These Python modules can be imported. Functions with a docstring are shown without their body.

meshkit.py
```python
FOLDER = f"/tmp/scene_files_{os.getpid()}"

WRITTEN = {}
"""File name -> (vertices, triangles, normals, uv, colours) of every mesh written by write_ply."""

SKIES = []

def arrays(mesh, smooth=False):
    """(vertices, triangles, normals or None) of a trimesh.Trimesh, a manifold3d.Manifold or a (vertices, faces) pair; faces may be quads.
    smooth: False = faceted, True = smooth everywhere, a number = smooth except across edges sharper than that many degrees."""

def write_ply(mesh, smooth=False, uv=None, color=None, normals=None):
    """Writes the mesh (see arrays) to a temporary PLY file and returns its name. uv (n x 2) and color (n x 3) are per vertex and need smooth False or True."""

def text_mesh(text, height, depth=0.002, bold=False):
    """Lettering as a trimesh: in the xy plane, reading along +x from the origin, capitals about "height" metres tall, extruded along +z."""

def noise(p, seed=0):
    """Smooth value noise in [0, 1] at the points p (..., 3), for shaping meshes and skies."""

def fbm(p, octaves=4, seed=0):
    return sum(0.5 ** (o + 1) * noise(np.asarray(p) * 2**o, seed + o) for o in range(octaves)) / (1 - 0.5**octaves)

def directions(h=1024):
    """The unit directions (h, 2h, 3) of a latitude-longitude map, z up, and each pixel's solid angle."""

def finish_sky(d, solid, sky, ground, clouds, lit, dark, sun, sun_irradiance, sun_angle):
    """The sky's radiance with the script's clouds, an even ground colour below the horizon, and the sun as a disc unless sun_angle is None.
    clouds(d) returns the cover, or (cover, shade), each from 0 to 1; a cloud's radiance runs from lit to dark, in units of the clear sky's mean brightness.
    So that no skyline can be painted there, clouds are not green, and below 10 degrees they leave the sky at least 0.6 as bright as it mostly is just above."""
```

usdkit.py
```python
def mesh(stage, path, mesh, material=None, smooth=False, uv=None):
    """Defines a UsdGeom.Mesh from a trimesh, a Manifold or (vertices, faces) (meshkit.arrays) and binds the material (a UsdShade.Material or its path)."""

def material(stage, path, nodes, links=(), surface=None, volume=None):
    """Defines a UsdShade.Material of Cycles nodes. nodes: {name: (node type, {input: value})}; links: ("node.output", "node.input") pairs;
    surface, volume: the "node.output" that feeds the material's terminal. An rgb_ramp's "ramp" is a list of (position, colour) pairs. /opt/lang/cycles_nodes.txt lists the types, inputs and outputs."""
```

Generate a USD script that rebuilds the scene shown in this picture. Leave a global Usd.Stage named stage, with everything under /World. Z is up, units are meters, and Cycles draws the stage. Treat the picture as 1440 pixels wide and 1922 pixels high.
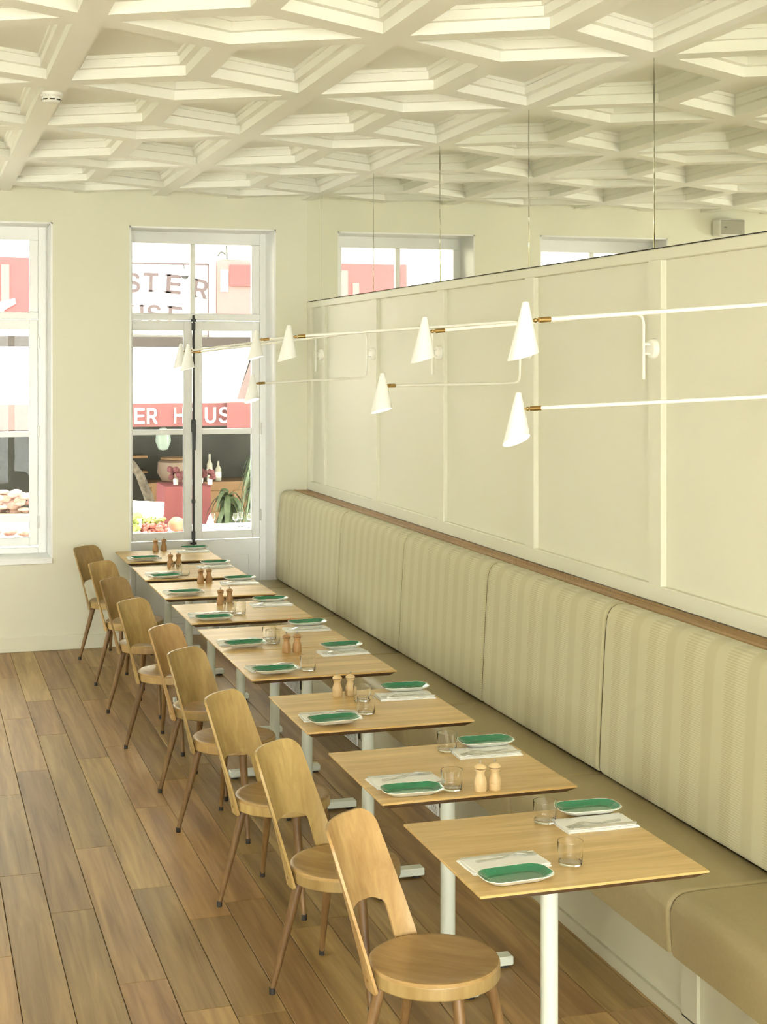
import math, random
import numpy as np, trimesh, manifold3d as m3, shapely.geometry as sg, shapely.affinity as sa
from shapely.ops import unary_union
import usdkit, meshkit
from pxr import Usd, UsdGeom, UsdLux, UsdShade, Gf, Sdf
stage = Usd.Stage.CreateInMemory()
UsdGeom.SetStageUpAxis(stage, 'Z'); UsdGeom.SetStageMetersPerUnit(stage, 1.0)
UsdGeom.Xform.Define(stage, '/World')
PI = math.pi
random.seed(7); RNG = np.random.default_rng(7)
# ---------------------------------------------------------------- camera, sky, exposure
CAM = (-2.945, 0.0, 2.15); YAW = 17.45; FPX = 2800.0
cam = UsdGeom.Camera.Define(stage, '/World/camera')
cam.CreateHorizontalApertureAttr(36.0); cam.CreateVerticalApertureAttr(36.0*1922/1440)
cam.CreateFocalLengthAttr(36.0*FPX/1440)
cam.CreateVerticalApertureOffsetAttr(-281/1440*36.0)
cam.CreateClippingRangeAttr((0.05, 500.0))
cam.AddTranslateOp().Set(Gf.Vec3d(*CAM)); cam.AddRotateZOp().Set(-YAW); cam.AddRotateXOp().Set(90.0)
cam.CreateExposureAttr(-0.24)
sky = UsdLux.DomeLight.Define(stage, '/World/sky')
sky.CreateIntensityAttr(5.0); sky.CreateColorAttr((0.985, 1.0, 0.945))

# ---------------------------------------------------------------- naming helpers
used = {}
def numbered(parent, name):
    k = used.get((parent, name), 0); used[(parent, name)] = k + 1
    return f'{parent}/{name}' if k == 0 else f'{parent}/{name}_{k:03d}'
def setd(p, label=None, cat=None, group=None, kind=None):
    for k, v in (('label', label), ('category', cat), ('group', group), ('kind', kind)):
        if v: p.SetCustomDataByKey(k, v)
    return p
def thing(name, label=None, cat=None, loc=(0, 0, 0), rz=0.0, group=None, kind=None):
    x = UsdGeom.Xform.Define(stage, numbered('/World', name))
    x.AddTranslateOp().Set(Gf.Vec3d(*map(float, loc)))
    if rz: x.AddRotateZOp().Set(float(rz))
    return setd(x.GetPrim(), label, cat, group, kind)
def obj(name, mesh, mat, parent=None, smooth=False, **kw):
    base = '/World' if parent is None else str(parent.GetPath())
    m = usdkit.mesh(stage, numbered(base, name), mesh, mat, smooth=smooth)
    return setd(m.GetPrim(), **kw)
def dup(root, label, loc, rz=0.0, group=None):
    r = thing(root.GetName().rstrip('0123456789').rstrip('_') if root.GetName()[-3:].isdigit() else root.GetName(), label, root.GetCustomDataByKey('category'), loc, rz, group or root.GetCustomDataByKey('group'))
    r.GetReferences().AddInternalReference(root.GetPath()); r.SetInstanceable(True)
    return r

# ---------------------------------------------------------------- mesh helpers
def cat(*ms): return trimesh.util.concatenate([m for m in ms])
def box(x0, y0, z0, x1, y1, z1, c=0.0):
    x0, x1 = sorted((x0, x1)); y0, y1 = sorted((y0, y1)); z0, z1 = sorted((z0, z1))
    if c <= 0:
        return trimesh.creation.box(bounds=[[x0, y0, z0], [x1, y1, z1]])
    P = []
    for X, sx in ((x0, 1), (x1, -1)):
        for Y, sy in ((y0, 1), (y1, -1)):
            for Z, sz in ((z0, 1), (z1, -1)):
                P += [(X, Y+sy*c, Z+sz*c), (X+sx*c, Y, Z+sz*c), (X+sx*c, Y+sy*c, Z)]
    return trimesh.convex.convex_hull(np.array(P))
def hull(P): return trimesh.convex.convex_hull(np.array(P, float))
def lathe(prof, n=32, loc=(0, 0, 0)):
    m = trimesh.creation.revolve(np.array(prof, float), sections=n)
    m.apply_translation(loc); return m
def tube(path, r, n=10, cap=True):
    p = np.array(path, float); r = np.broadcast_to(np.array(r, float), (len(p),))
    t = np.gradient(p, axis=0); t /= np.linalg.norm(t, axis=1, keepdims=True)
    ref = np.array([0, 0, 1.0]) if abs(t[0][2]) < .9 else np.array([1.0, 0, 0])
    a = np.cross(t[0], ref); a /= np.linalg.norm(a)
    V = []; ang = np.arange(n)*2*PI/n
    for i in range(len(p)):
        a = a - t[i]*np.dot(a, t[i]); a /= np.linalg.norm(a); b = np.cross(t[i], a)
        V.append(p[i] + r[i]*(np.cos(ang)[:, None]*a + np.sin(ang)[:, None]*b))
    V = np.vstack(V); F = []
    for i in range(len(p)-1):
        for j in range(n):
            q = (i*n+j, i*n+(j+1) % n, (i+1)*n+(j+1) % n, (i+1)*n+j)
            F += [(q[0], q[1], q[2]), (q[0], q[2], q[3])]
    if cap:
        k = len(V); V = np.vstack([V, p[0], p[-1]])
        for j in range(n):
            F += [(k, (j+1) % n, j), (k+1, (len(p)-1)*n+j, (len(p)-1)*n+(j+1) % n)]
    m = trimesh.Trimesh(V, F, process=False); m.fix_normals(); return m
def fillet(pts, rad, n=6):
    pts = [np.array(p, float) for p in pts]; out = [pts[0]]
    for i in range(1, len(pts)-1):
        a, b, c = pts[i-1], pts[i], pts[i+1]
        u, v = (a-b)/np.linalg.norm(a-b), (c-b)/np.linalg.norm(c-b)
        d = min(rad, .45*np.linalg.norm(a-b), .45*np.linalg.norm(c-b))
        for k in range(n+1):
            s = k/n; out.append((1-s)**2*(b+u*d)+2*s*(1-s)*b+s*s*(b+v*d))
    return out+[pts[-1]]
def extr(poly, z0, z1):
    gs = getattr(poly, 'geoms', [poly])
    ms = [trimesh.creation.extrude_polygon(g, z1-z0, engine='earcut') for g in gs if g.area > 1e-8]
    m = cat(*ms); m.apply_translation((0, 0, z0)); return m
def place(m, M): m = m.copy(); m.apply_transform(M); return m
def rotz(d): return trimesh.transformations.rotation_matrix(math.radians(d), (0, 0, 1))
def rotx(d): return trimesh.transformations.rotation_matrix(math.radians(d), (1, 0, 0))
def roty(d): return trimesh.transformations.rotation_matrix(math.radians(d), (0, 1, 0))
def tr(x, y, z): return trimesh.transformations.translation_matrix((x, y, z))
def rrect(w, h, r, n=10): return sg.box(-w/2+r, -h/2+r, w/2-r, h/2-r).buffer(r, quad_segs=n)
# prism of an x-z profile run along y
def run_y(prof, y0, y1):
    m = extr(sg.Polygon(prof), 0, y1-y0)              # in xy -> map (x,y,z)->(x, z, y)
    v = m.vertices.copy(); m.vertices = np.c_[v[:, 0], y0+v[:, 2], v[:, 1]]
    m.fix_normals(); return m

# ---------------------------------------------------------------- materials
L = '/World/Looks/'
UsdGeom.Scope.Define(stage, '/World/Looks')
def mat(name, col, rough=.5, metal=0., bump=0., bscale=60., vary=0., spec=.5, coat=0., **kw):
    n = {'p': ('principled_bsdf', dict(base_color=col, roughness=rough, metallic=metal, specular_ior_level=spec, coat_weight=coat, **kw))}
    l = []
    if bump or vary:
        n['g'] = ('geometry', {}); n['n'] = ('noise_texture', dict(scale=bscale, detail=3.0)); l.append(('g.position', 'n.vector'))
    if vary:
        a = [max(0, c*(1-vary)) for c in col]; b = [min(1, c*(1+vary)) for c in col]
        n['r'] = ('rgb_ramp', {'ramp': [(.3, a), (.7, b)]}); l += [('n.fac', 'r.fac'), ('r.color', 'p.base_color')]
    if bump:
        n['b'] = ('bump', dict(strength=bump, distance=.002)); l += [('n.fac', 'b.height'), ('b.normal', 'p.normal')]
    return usdkit.material(stage, L+name, n, l, surface='p.BSDF')
def wood(name, dark, light, stretch=(30, 1.6, 30), rough=.4, coords='position', spread=.12, warm=.0, spec=.4, det=5., bump=.08):
    """Oak-like grain: noise stretched along one axis, tone shifting from piece to piece."""
    n = {'t': ('texture_coordinate', {}), 'g': ('geometry', {}), 'o': ('object_info', {}),
         'c': ('combine_xyz', {}), 'm1': ('math', dict(math_type='multiply', value2=37.0)), 'm2': ('math', dict(math_type='multiply', value2=91.0)),
         'ad': ('vector_math', dict(math_type='add')), 'mp': ('mapping', dict(scale=stretch)),
         'n1': ('noise_texture', dict(scale=1.0, detail=det, roughness=.6, distortion=.6)),
         'mp2': ('mapping', dict(scale=tuple(s*.22 for s in stretch))), 'n2': ('noise_texture', dict(scale=1.0, detail=2.0, distortion=1.2)),
         'mx': ('math', dict(math_type='multiply_add', value2=.55)), 'ha': ('math', dict(math_type='multiply', value2=.45)),
         'r': ('rgb_ramp', {'ramp': [(.34, dark), (.51, [(a+b)/2 for a, b in zip(dark, light)]), (.66, light)]}),
         'h': ('hsv', dict(saturation=1.0, fac=1.0)), 'mr': ('map_range', dict(from_min=0., from_max=1., to_min=1-spread, to_max=1+spread)),
         'mh': ('map_range', dict(from_min=0., from_max=1., to_min=.5-warm, to_max=.5+warm*.6)),
         'm3': ('math', dict(math_type='multiply', value2=7.31)), 'fr': ('math', dict(math_type='fraction')),
         'b': ('bump', dict(strength=bump, distance=.001)),
         'p': ('principled_bsdf', dict(roughness=rough, specular_ior_level=spec))}
    src = 'g.position' if coords == 'position' else 't.object'
    l = [('o.random', 'm1.value1'), ('o.random', 'm2.value1'), ('m1.value', 'c.x'), ('m2.value', 'c.y'), ('m1.value', 'c.z'),
         (src, 'ad.vector1'), ('c.vector', 'ad.vector2'), ('ad.vector', 'mp.vector'), ('ad.vector', 'mp2.vector'),
         ('mp.vector', 'n1.vector'), ('mp2.vector', 'n2.vector'), ('n2.fac', 'ha.value1'), ('n1.fac', 'mx.value1'), ('ha.value', 'mx.value3'),
         ('mx.value', 'r.fac'), ('r.color', 'h.color'), ('o.random', 'mr.value'), ('mr.result', 'h.value'),
         ('o.random', 'm3.value1'), ('m3.value', 'fr.value1'), ('fr.value', 'mh.value'), ('mh.result', 'h.hue'),
         ('h.color', 'p.base_color'), ('n1.fac', 'b.height'), ('b.normal', 'p.normal')]
    return usdkit.material(stage, L+name, n, l, surface='p.BSDF')
M = {}
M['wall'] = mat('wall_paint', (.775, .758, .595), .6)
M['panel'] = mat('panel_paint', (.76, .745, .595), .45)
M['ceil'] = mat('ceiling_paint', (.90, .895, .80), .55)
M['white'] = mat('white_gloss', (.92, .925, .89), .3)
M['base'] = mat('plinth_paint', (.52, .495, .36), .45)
M['mirror'] = usdkit.material(stage, L+'mirror_glass', {'p': ('principled_bsdf', dict(base_color=(.95, .955, .90), metallic=1.0, roughness=.015))}, surface='p.BSDF')
M['dark'] = mat('dark_gap', (.05, .045, .03), .7)
M['iron'] = mat('black_iron', (.03, .032, .03), .4)
M['subfloor'] = mat('subfloor', (.07, .05, .03), .9)
M['plank'] = wood('oak_plank', (.195, .109, .037), (.475, .308, .120), (26, 1.3, 26), rough=.42, spread=.2, warm=.010)
M['oak'] = wood('oak_top', (.50, .315, .105), (.74, .52, .215), (3.0, 34, 34), rough=.32, spread=.05, spec=.5)
M['ply'] = wood('honey_ply', (.34, .215, .075), (.53, .37, .150), (30, 30, 4.), rough=.34, coords='object', spread=.19, warm=.010, spec=.5)
M['plyseat'] = wood('seat_ply', (.36, .22, .075), (.54, .37, .150), (5, 30, 30), rough=.3, coords='object', spread=.12, warm=.006, spec=.5)
M['leg'] = wood('leg_wood', (.13, .068, .024), (.28, .16, .06), (40, 40, 4), rough=.4, coords='object', spread=.1)
M['ledge'] = wood('ledge_wood', (.30, .17, .065), (.50, .32, .14), (40, 2, 40), rough=.5, spread=.1)
M['core'] = mat('dark_board_edge', (.13, .07, .03), .5)
M['mill'] = wood('mill_wood', (.58, .40, .19), (.74, .56, .31), (40, 40, 6), rough=.45, coords='object', spread=.06)
M['milld'] = wood('mill_wood_brown', (.36, .19, .07), (.52, .31, .13), (40, 40, 6), rough=.4, coords='object', spread=.06)
# striped upholstery: vertical stripes along y, woven fine relief
def fabric():
    n = {'g': ('geometry', {}), 's': ('separate_xyz', {}), 'm': ('math', dict(math_type='multiply', value2=1/.145)), 'f': ('math', dict(math_type='fraction')),
         'r': ('rgb_ramp', {'ramp': [(0, (.545, .508, .322)), (.40, (.545, .508, .322)), (.52, (.500, .458, .278)), (.88, (.500, .458, .278)), (1, (.545, .508, .322))]}),
         'mp': ('mapping', dict(scale=(1, 260, 420))), 'w': ('noise_texture', dict(scale=1.0, detail=1.0)),
         'm2': ('math', dict(math_type='multiply', value2=1/.29)), 'f2': ('math', dict(math_type='fraction')),
         'gt': ('math', dict(math_type='greater_than', value2=.5)), 'z': ('math', dict(math_type='multiply', value2=700.)), 'sn': ('math', dict(math_type='sine')),
         'zz': ('math', dict(math_type='multiply')), 'sc': ('math', dict(math_type='multiply_add', value2=.10, value3=1.0)),
         'h': ('hsv', dict(fac=1.0)), 'b': ('bump', dict(strength=.35, distance=.002)), 'p': ('principled_bsdf', dict(roughness=.85, specular_ior_level=.25, sheen_weight=.15))}
    l = [('g.position', 's.vector'), ('s.y', 'm.value1'), ('m.value', 'f.value1'), ('f.value', 'r.fac'), ('g.position', 'mp.vector'), ('mp.vector', 'w.vector'),
         ('s.y', 'm2.value1'), ('m2.value', 'f2.value1'), ('f2.value', 'gt.value1'), ('s.z', 'z.value1'), ('z.value', 'sn.value1'), ('sn.value', 'zz.value1'), ('gt.value', 'zz.value2'),
         ('zz.value', 'sc.value1'), ('sc.value', 'h.value'), ('r.color', 'h.color'), ('h.color', 'p.base_color'), ('w.fac', 'b.height'), ('b.normal', 'p.normal')]
    return usdkit.material(stage, L+'striped_upholstery', n, l, surface='p.BSDF')
M['fabric'] = fabric()
M['piping'] = mat('dark_olive_piping', (.11, .095, .045), .8)
M['leather'] = mat('olive_leather', (.38, .31, .16), .42, bump=.12, bscale=90, vary=.03, spec=.4)
M['lamp'] = mat('white_enamel', (.95, .95, .90), .3, spec=.5)
M['rod'] = mat('cream_enamel', (.94, .925, .82), .35)
M['brass'] = mat('aged_brass', (.50, .33, .12), .3, metal=1.)
M['bulb'] = usdkit.material(stage, L+'lit_bulb', {'e': ('emission', dict(color=(1, .93, .78), strength=5.0))}, surface='e.emission')
M['mint'] = mat('mint_white_metal', (.72, .76, .66), .35)
M['rubber'] = mat('black_rubber', (.03, .025, .02), .7)
M['glaze'] = mat('green_glaze', (.016, .19, .082), .12, vary=.10, bscale=22, coat=.6, spec=.6)
M['china'] = mat('white_china', (.80, .80, .70), .2, spec=.5)
M['linen'] = mat('white_linen', (.86, .86, .82), .85, bump=.2, bscale=300)
M['steel'] = mat('brushed_steel', (.74, .74, .70), .32, metal=1.)
M['speaker'] = mat('grey_speaker', (.36, .34, .26), .6)
M['plastic'] = mat('white_plastic', (.82, .81, .74), .4)
M['drink'] = usdkit.material(stage, L+'tumbler_glass', {'p': ('principled_bsdf', dict(base_color=(1, 1, .985), roughness=0.0, ior=1.45, transmission_weight=1.0))}, surface='p.BSDF')
M['pane'] = usdkit.material(stage, L+'window_glass', {'f': ('fresnel', dict(IOR=1.45)), 't': ('transparent_bsdf', dict(color=(.97, .98, .97))), 'g': ('glossy_bsdf', dict(color=(.28, .28, .28), roughness=.0)), 'x': ('mix_closure', {})},
                             [('f.fac', 'x.fac'), ('t.BSDF', 'x.closure1'), ('g.BSDF', 'x.closure2')], surface='x.closure')

# ---------------------------------------------------------------- room shell
YF, YB, XL, HC = 11.368, -2.2, -5.4, 3.42
SEAM = [5.597+1.3303*k for k in range(-5, 5)]          # mirror and panel joints along the right wall
# floor: planks laid along y on a dark subfloor
fl = thing('floor', 'wide oak floor planks laid along the room', kind='structure')
obj('subfloor', box(XL, YB, -.06, 0, YF+.34, -.006), M['subfloor'], fl)
pw = .1683; rest = []
x = -.42; row = 0
while x > XL:
    r_ = random.Random(100+row); y = YB - r_.uniform(0, 1.4)
    while y < YF+.32:
        ln = r_.choice([.9, 1.2, 1.5, 1.8, 2.1])
        y0, y1 = max(y, YB), min(y+ln, YF+.31)
        if y1-y0 > .03:
            b = box(x-pw+.0011, y0+.0009, -.006, x-.0011, y1-.0009, .0, .0016)
            if x > -3.1 and y1 > 3.6: obj('plank', b, M['plank'], fl)
            else: rest.append(b)
        y += ln
    x -= pw; row += 1
obj('floorboards', cat(*rest), M['plank'], fl, kind='stuff')

# far wall with two window openings
W1 = (-1.392, -.253, 0.0, 3.185); W2 = (-3.127, -1.962, .678, 3.195); YW = 11.684
def wall_far():
    pts = [(XL, W2[0]), (W2[0], W2[1]), (W2[1], W1[0]), (W1[0], W1[1]), (W1[1], 0)]
    P = sg.box(XL-.2, -.75, .2, HC+.35)
    holes = []
    m = []
    o1 = sg.box(W1[0], -.05, W1[1], W1[3]); o2 = sg.box(W2[0], W2[2], W2[1], W2[3])
    a = extr(P.difference(o1).difference(o2), 0, .32)
    v = a.vertices.copy(); a.vertices = np.c_[v[:, 0], YF+v[:, 2], v[:, 1]]; a.fix_normals()
    return a
obj('wall_far', wall_far(), M['wall'], kind='structure', label='cream painted end wall with two tall recessed windows')
# white painted reveals lining the recesses (thin boards, slightly proud of nothing, flush with the arris)
def lining(w, sill, n):
    t = .012; ms = [box(w[0], YF+.001, w[2], w[0]+t, YW+.02, w[3]), box(w[1]-t, YF+.001, w[2], w[1], YW+.02, w[3]), box(w[0], YF+.001, w[3]-t, w[1], YW+.02, w[3])]
    if sill: ms.append(box(w[0]-.0, YF-.012, w[2]-.03, w[1], YW+.02, w[2]+.012, .004))
    obj(f'trim_{n}', cat(*ms), M['white'], kind='structure', label='white painted window reveal')
lining(W1, False, 1); lining(W2, True, 2)
def window(n, cx, zb, tall, label):
    w = thing(f'window_{n}', label, kind='structure', loc=(0, 0, 0))
    hw = .57; y0, y1 = YW, YW+.06
    g = M['white']
    L_, R_ = cx-hw, cx+hw
    zt = 3.20
    # outer frame
    obj('jamb', box(L_-.03, y0-.005, zb, L_+.03, y1, zt, .003), g, w); obj('jamb', box(R_-.03, y0-.005, zb, R_+.03, y1, zt, .003), g, w)
    obj('head', box(L_+.0305, y0-.005, 3.084, R_-.0305, y1, zt, .003), g, w)
    obj('transom', box(L_+.0305, y0-.012, 2.482, R_-.0305, y1, 2.534, .004), g, w)
    obj('mullion', box(cx-.019, y0+.004, 2.5345, cx+.019, y1-.002, 3.0835, .003), g, w)
    obj('top_light_stile', cat(box(L_+.0305, y0+.002, 2.5345, L_+.095, y1-.002, 3.0835, .003), box(R_-.095, y0+.002, 2.5345, R_-.0305, y1-.002, 3.0835, .003)), g, w)
    if tall:
        obj('bottom_panel', cat(box(L_+.0305, y0+.012, .0905, R_-.0305, y1, .742, .003), box(L_+.12, y0+.004, .14, R_-.12, y0+.02, .62, .006)), g, w)
        obj('bottom_rail', box(L_+.0305, y0-.004, .0, R_-.0305, y1, .09, .004), g, w)
    else:
        obj('bottom_rail', box(L_+.0305, y0-.006, zb, R_-.0305, y1, .735, .004), g, w)
    # casements
    for s in (-1, 1):
        xi, xo = cx+s*.006, cx+s*(hw-.032)
        gi, go = cx+s*.074, cx+s*.474
        c = obj('casement', cat(box(xi, y0-.004, .75, gi, y1-.012, 2.476, .004), box(go, y0-.004, .75, xo, y1-.012, 2.476, .004),
                box(gi, y0-.0035, 2.40, go, y1-.013, 2.476, .002), box(gi, y0-.0035, .75, go, y1-.013, .812, .002), box(gi, y0+.004, 1.58, go, y1-.013, 1.622, .002)), g, w)
        obj('pane', box(gi, y0+.022, .81, go, y0+.026, 1.60), M['pane'], w); obj('pane', box(gi, y0+.022, 1.60, go, y0+.026, 2.41), M['pane'], w)
        obj('pane', box(cx+s*.019, y0+.022, 2.53, cx+s*.48, y0+.026, 3.09), M['pane'], w)
        for z in (.93, 1.62, 2.30):
            obj('hinge', tube([(xo+s*.004, y0-.010, z-.045), (xo+s*.004, y0-.010, z+.045)], .0075, 8), M['steel'], w)
    if True:   # espagnolette bolt
        y = y0-.024
        b = obj('espagnolette_bolt', cat(tube([(cx, y, .70), (cx, y, 2.52)], .0085, 8), box(cx-.02, y-.008, 2.47, cx+.02, y0, 2.49), box(cx-.013, y-.012, 2.40, cx+.013, y0, 2.46, .004),
                box(cx-.013, y-.012, .745, cx+.013, y0, .82, .004), box(cx-.024, y-.012, .715, cx+.024, y0, .732, .003), box(cx-.013, y-.012, 1.04, cx+.013, y0, 1.07, .003)), M['iron'], w, smooth=30)
        obj('handle', cat(box(cx-.017, y-.018, 1.60, cx+.017, y0, 1.70, .005), hull([(cx-.012+dx, y-.028+dy, z) for dx, dy, z in ((0, 0, 1.46), (.024, 0, 1.46), (0, .016, 1.46), (.024, .016, 1.46), (-.004, 0, 1.66), (.028, 0, 1.66), (-.004, .016, 1.66), (.028, .016, 1.66))])), M['iron'], w)
    return w
window(1, -.849, 0.0, True, 'tall white casement window nearest the banquette with black bolt')
window(2, -2.584, .69, False, 'white casement window above a sill left of the pillar')
# the wall behind the frames' outer sides
obj('trim_3', cat(box(W1[0]-.10, YW+.01, -.1, W1[0]-.058, YW+.06, 3.3), box(W1[1]-.0, YW+.01, -.1, W1[1]+.06, YW+.06, 3.3), box(W2[0]-.06, YW+.01, .6, W2[0]-.05, YW+.06, 3.3), box(-1.983, YW+.005, .6, W2[1]+.06, YW+.06, 3.3), box(-3.2, YW+.01, 3.201, -.2, YW+.06, 3.4)), M['white'], kind='structure', label='white outer window linings')
obj('baseboard_far', cat(box(XL, YF-.018, 0, W1[0]-.01, YF, .112, .005), box(W1[1]+.01, YF-.018, 0, -.7, YF, .112, .005)), M['wall'], kind='structure', label='cream skirting board along the end wall')
wl = thing('wall_left', 'cream side wall with tall openings opposite the banquette', kind='structure')
OP = [(4.6, 5.4), (8.7, 10.1)]
pl = sg.box(YB-.2, -.75, YF, HC+.35)
for a, b in OP: pl = pl.difference(sg.box(a, .9, b, 2.9))
m_ = extr(pl, 0, .2); v_ = m_.vertices.copy(); m_.vertices = np.c_[XL-.2+v_[:, 2], v_[:, 0], v_[:, 1]]; m_.fix_normals()
obj('wall_face', m_, M['wall'], wl)
for a, b in OP: obj('window_frame', cat(*[box(XL-.13, y-.03, .9, XL-.07, y+.03, 2.9) for y in (a+.03, (a+b)/2, b-.03)], *[box(XL-.12, a+.06, z-.03, XL-.08, b-.06, z+.03) for z in (.93, 2.87)]), M['white'], wl)
obj('baseboard_left', box(XL, YB, 0, XL+.018, YF-.02, .112, .004), M['wall'], kind='structure', label='cream skirting board of the side wall')
# wall behind the camera: glazed shop front
wb = thing('wall_back', 'glazed shop front behind the viewpoint', kind='structure')
obj('frame', cat(box(XL-.2, YB-.2, -.75, .2, YB, .12), box(XL-.2, YB-.2, 2.95, .2, YB, HC+.35), *[box(x-.05, YB-.15, .1, x+.05, YB-.05, 3.35) for x in (-5.35, -4.0, -2.7, -1.4, -.05)]), M['wall'], wb)

# right wall: panelled wainscot
wr = thing('wall_right', 'cream panelled wall above the banquette', kind='structure')
obj('backing', box(.033, YB-.2, -.75, .24, YF, HC+.35), M['panel'], wr)
for a, b in zip(SEAM, SEAM[1:]+[YF+.9]):
    if b < 1.5: continue
    y0, y1 = a, min(b, YF)
    obj('panel', box(.024, y0+.055, 1.215, .034, y1-.055 if b < YF else y1-.02, 2.58), M['panel'], wr)
for s_ in SEAM:
    if s_ > 1.0:
        obj('stile', box(0, s_-.058, 1.15, .0325, s_+.06, 2.622, .004), M['panel'], wr)
obj('stile', box(0, YF-.10, 1.15, .0325, YF, 2.622, .003), M['panel'], wr)
obj('top_rail', box(-.0015, 1., 2.573, .0325, YF, 2.622, .004), M['panel'], wr)
obj('bottom_rail', box(-.0015, 1., 1.15, .0325, YF, 1.222, .004), M['panel'], wr)
obj('shadow_gap', box(.006, 1., 2.61, .022, YF, 2.627), M['dark'], wr)
obj('upper_backing', box(.0215, YB, 2.628, .022, YF, HC+.1), M['dark'], wr)
# mirrors above, one sheet between each pair of joints
names = ['first mirror sheet, half out of frame at the right edge', 'second mirror sheet from the right edge, above the widest fully visible panel', 'third mirror sheet from the right, reflecting the corner of a window', 'fourth mirror sheet from the right, reflecting the middle of a window', 'fifth mirror sheet, reflecting the pink sign through the window', 'narrow mirror strip in the corner beside the end wall']
edges = [s_ for s_ in SEAM if s_ > 4.0]+[YF]
MTILT = [(-.15, -.08), (-.14, -.05), (-.15, -.06), (-.12, -.08), (-.06, -.08), (0., 0.)]   # the sheets hang a hair out of true
for k, (a, b) in enumerate(zip(edges, edges[1:])):
    m = box(0, -(b-a)/2+.0012, 2.626, .005, (b-a)/2-.0012, HC+.09); bk = box(.0055, -(b-a)/2+.0012, 2.628, .022, (b-a)/2-.0012, HC+.09)
    m.apply_translation((0, 0, -3.0)); yaw, pit = MTILT[k]
    Tm = tr(-.003, (a+b)/2, 3.0) @ rotz(yaw) @ roty(pit); m.apply_transform(Tm); bk.apply_transform(tr(0, 0, 0)); bk.apply_translation((0, 0, -3.0)); bk.apply_transform(Tm)
    obj('mirror_backing', bk, M['dark'], wr)
    setd(obj('mirror_sheet', m, M['mirror']), 'frameless ' + names[k], 'mirror', 'mirror sheets above the panelling')
obj('mirror_sheet', box(.001, 1.0, 2.626, .006, 4.264, HC+.09), M['mirror'], label='frameless mirror sheet nearest the camera, outside the picture') 
setd(stage.GetPrimAtPath('/World/mirror_sheet_006'), None, 'mirror', 'mirror sheets above the panelling')

# ceiling: lattice of beams on a triangular grid, stepped coffers
ce = thing('ceiling', 'cream coffered ceiling of rhombus and half hexagon cells', kind='structure')
ex, ey = 1.163/2, 1.3303/4*2/2   # half column pitch, half of the short edge
PX, PY = 1.163, 1.3303
room = sg.box(XL, YB, 0, YF)
cells = []
y00 = 5.597
for i in range(-1, 6):
    xr = -PX*i; xl = xr-PX; xm = (xl+xr)/2
    for j in range(-8, 6):
        y0 = y00+j*PY
        q = PY/4
        cells.append(sg.Polygon([(xl, y0), (xm, y0+q), (xr, y0), (xm, y0-q)]))
        cells.append(sg.Polygon([(xl, y0), (xm, y0+q), (xm, y0+3*q), (xl, y0+PY)]))
        cells.append(sg.Polygon([(xr, y0), (xm, y0+q), (xm, y0+3*q), (xr, y0+PY)]))
holes1, holes2 = [], []
for c in cells:
    a = c.buffer(-.055, join_style=2).intersection(room)
    if a.is_empty or a.area < .004: continue
    holes1.append(a)
lat = room.difference(unary_union(holes1))
obj('beam_lattice', extr(lat, HC, HC+.05), M['ceil'], ce)
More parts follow.
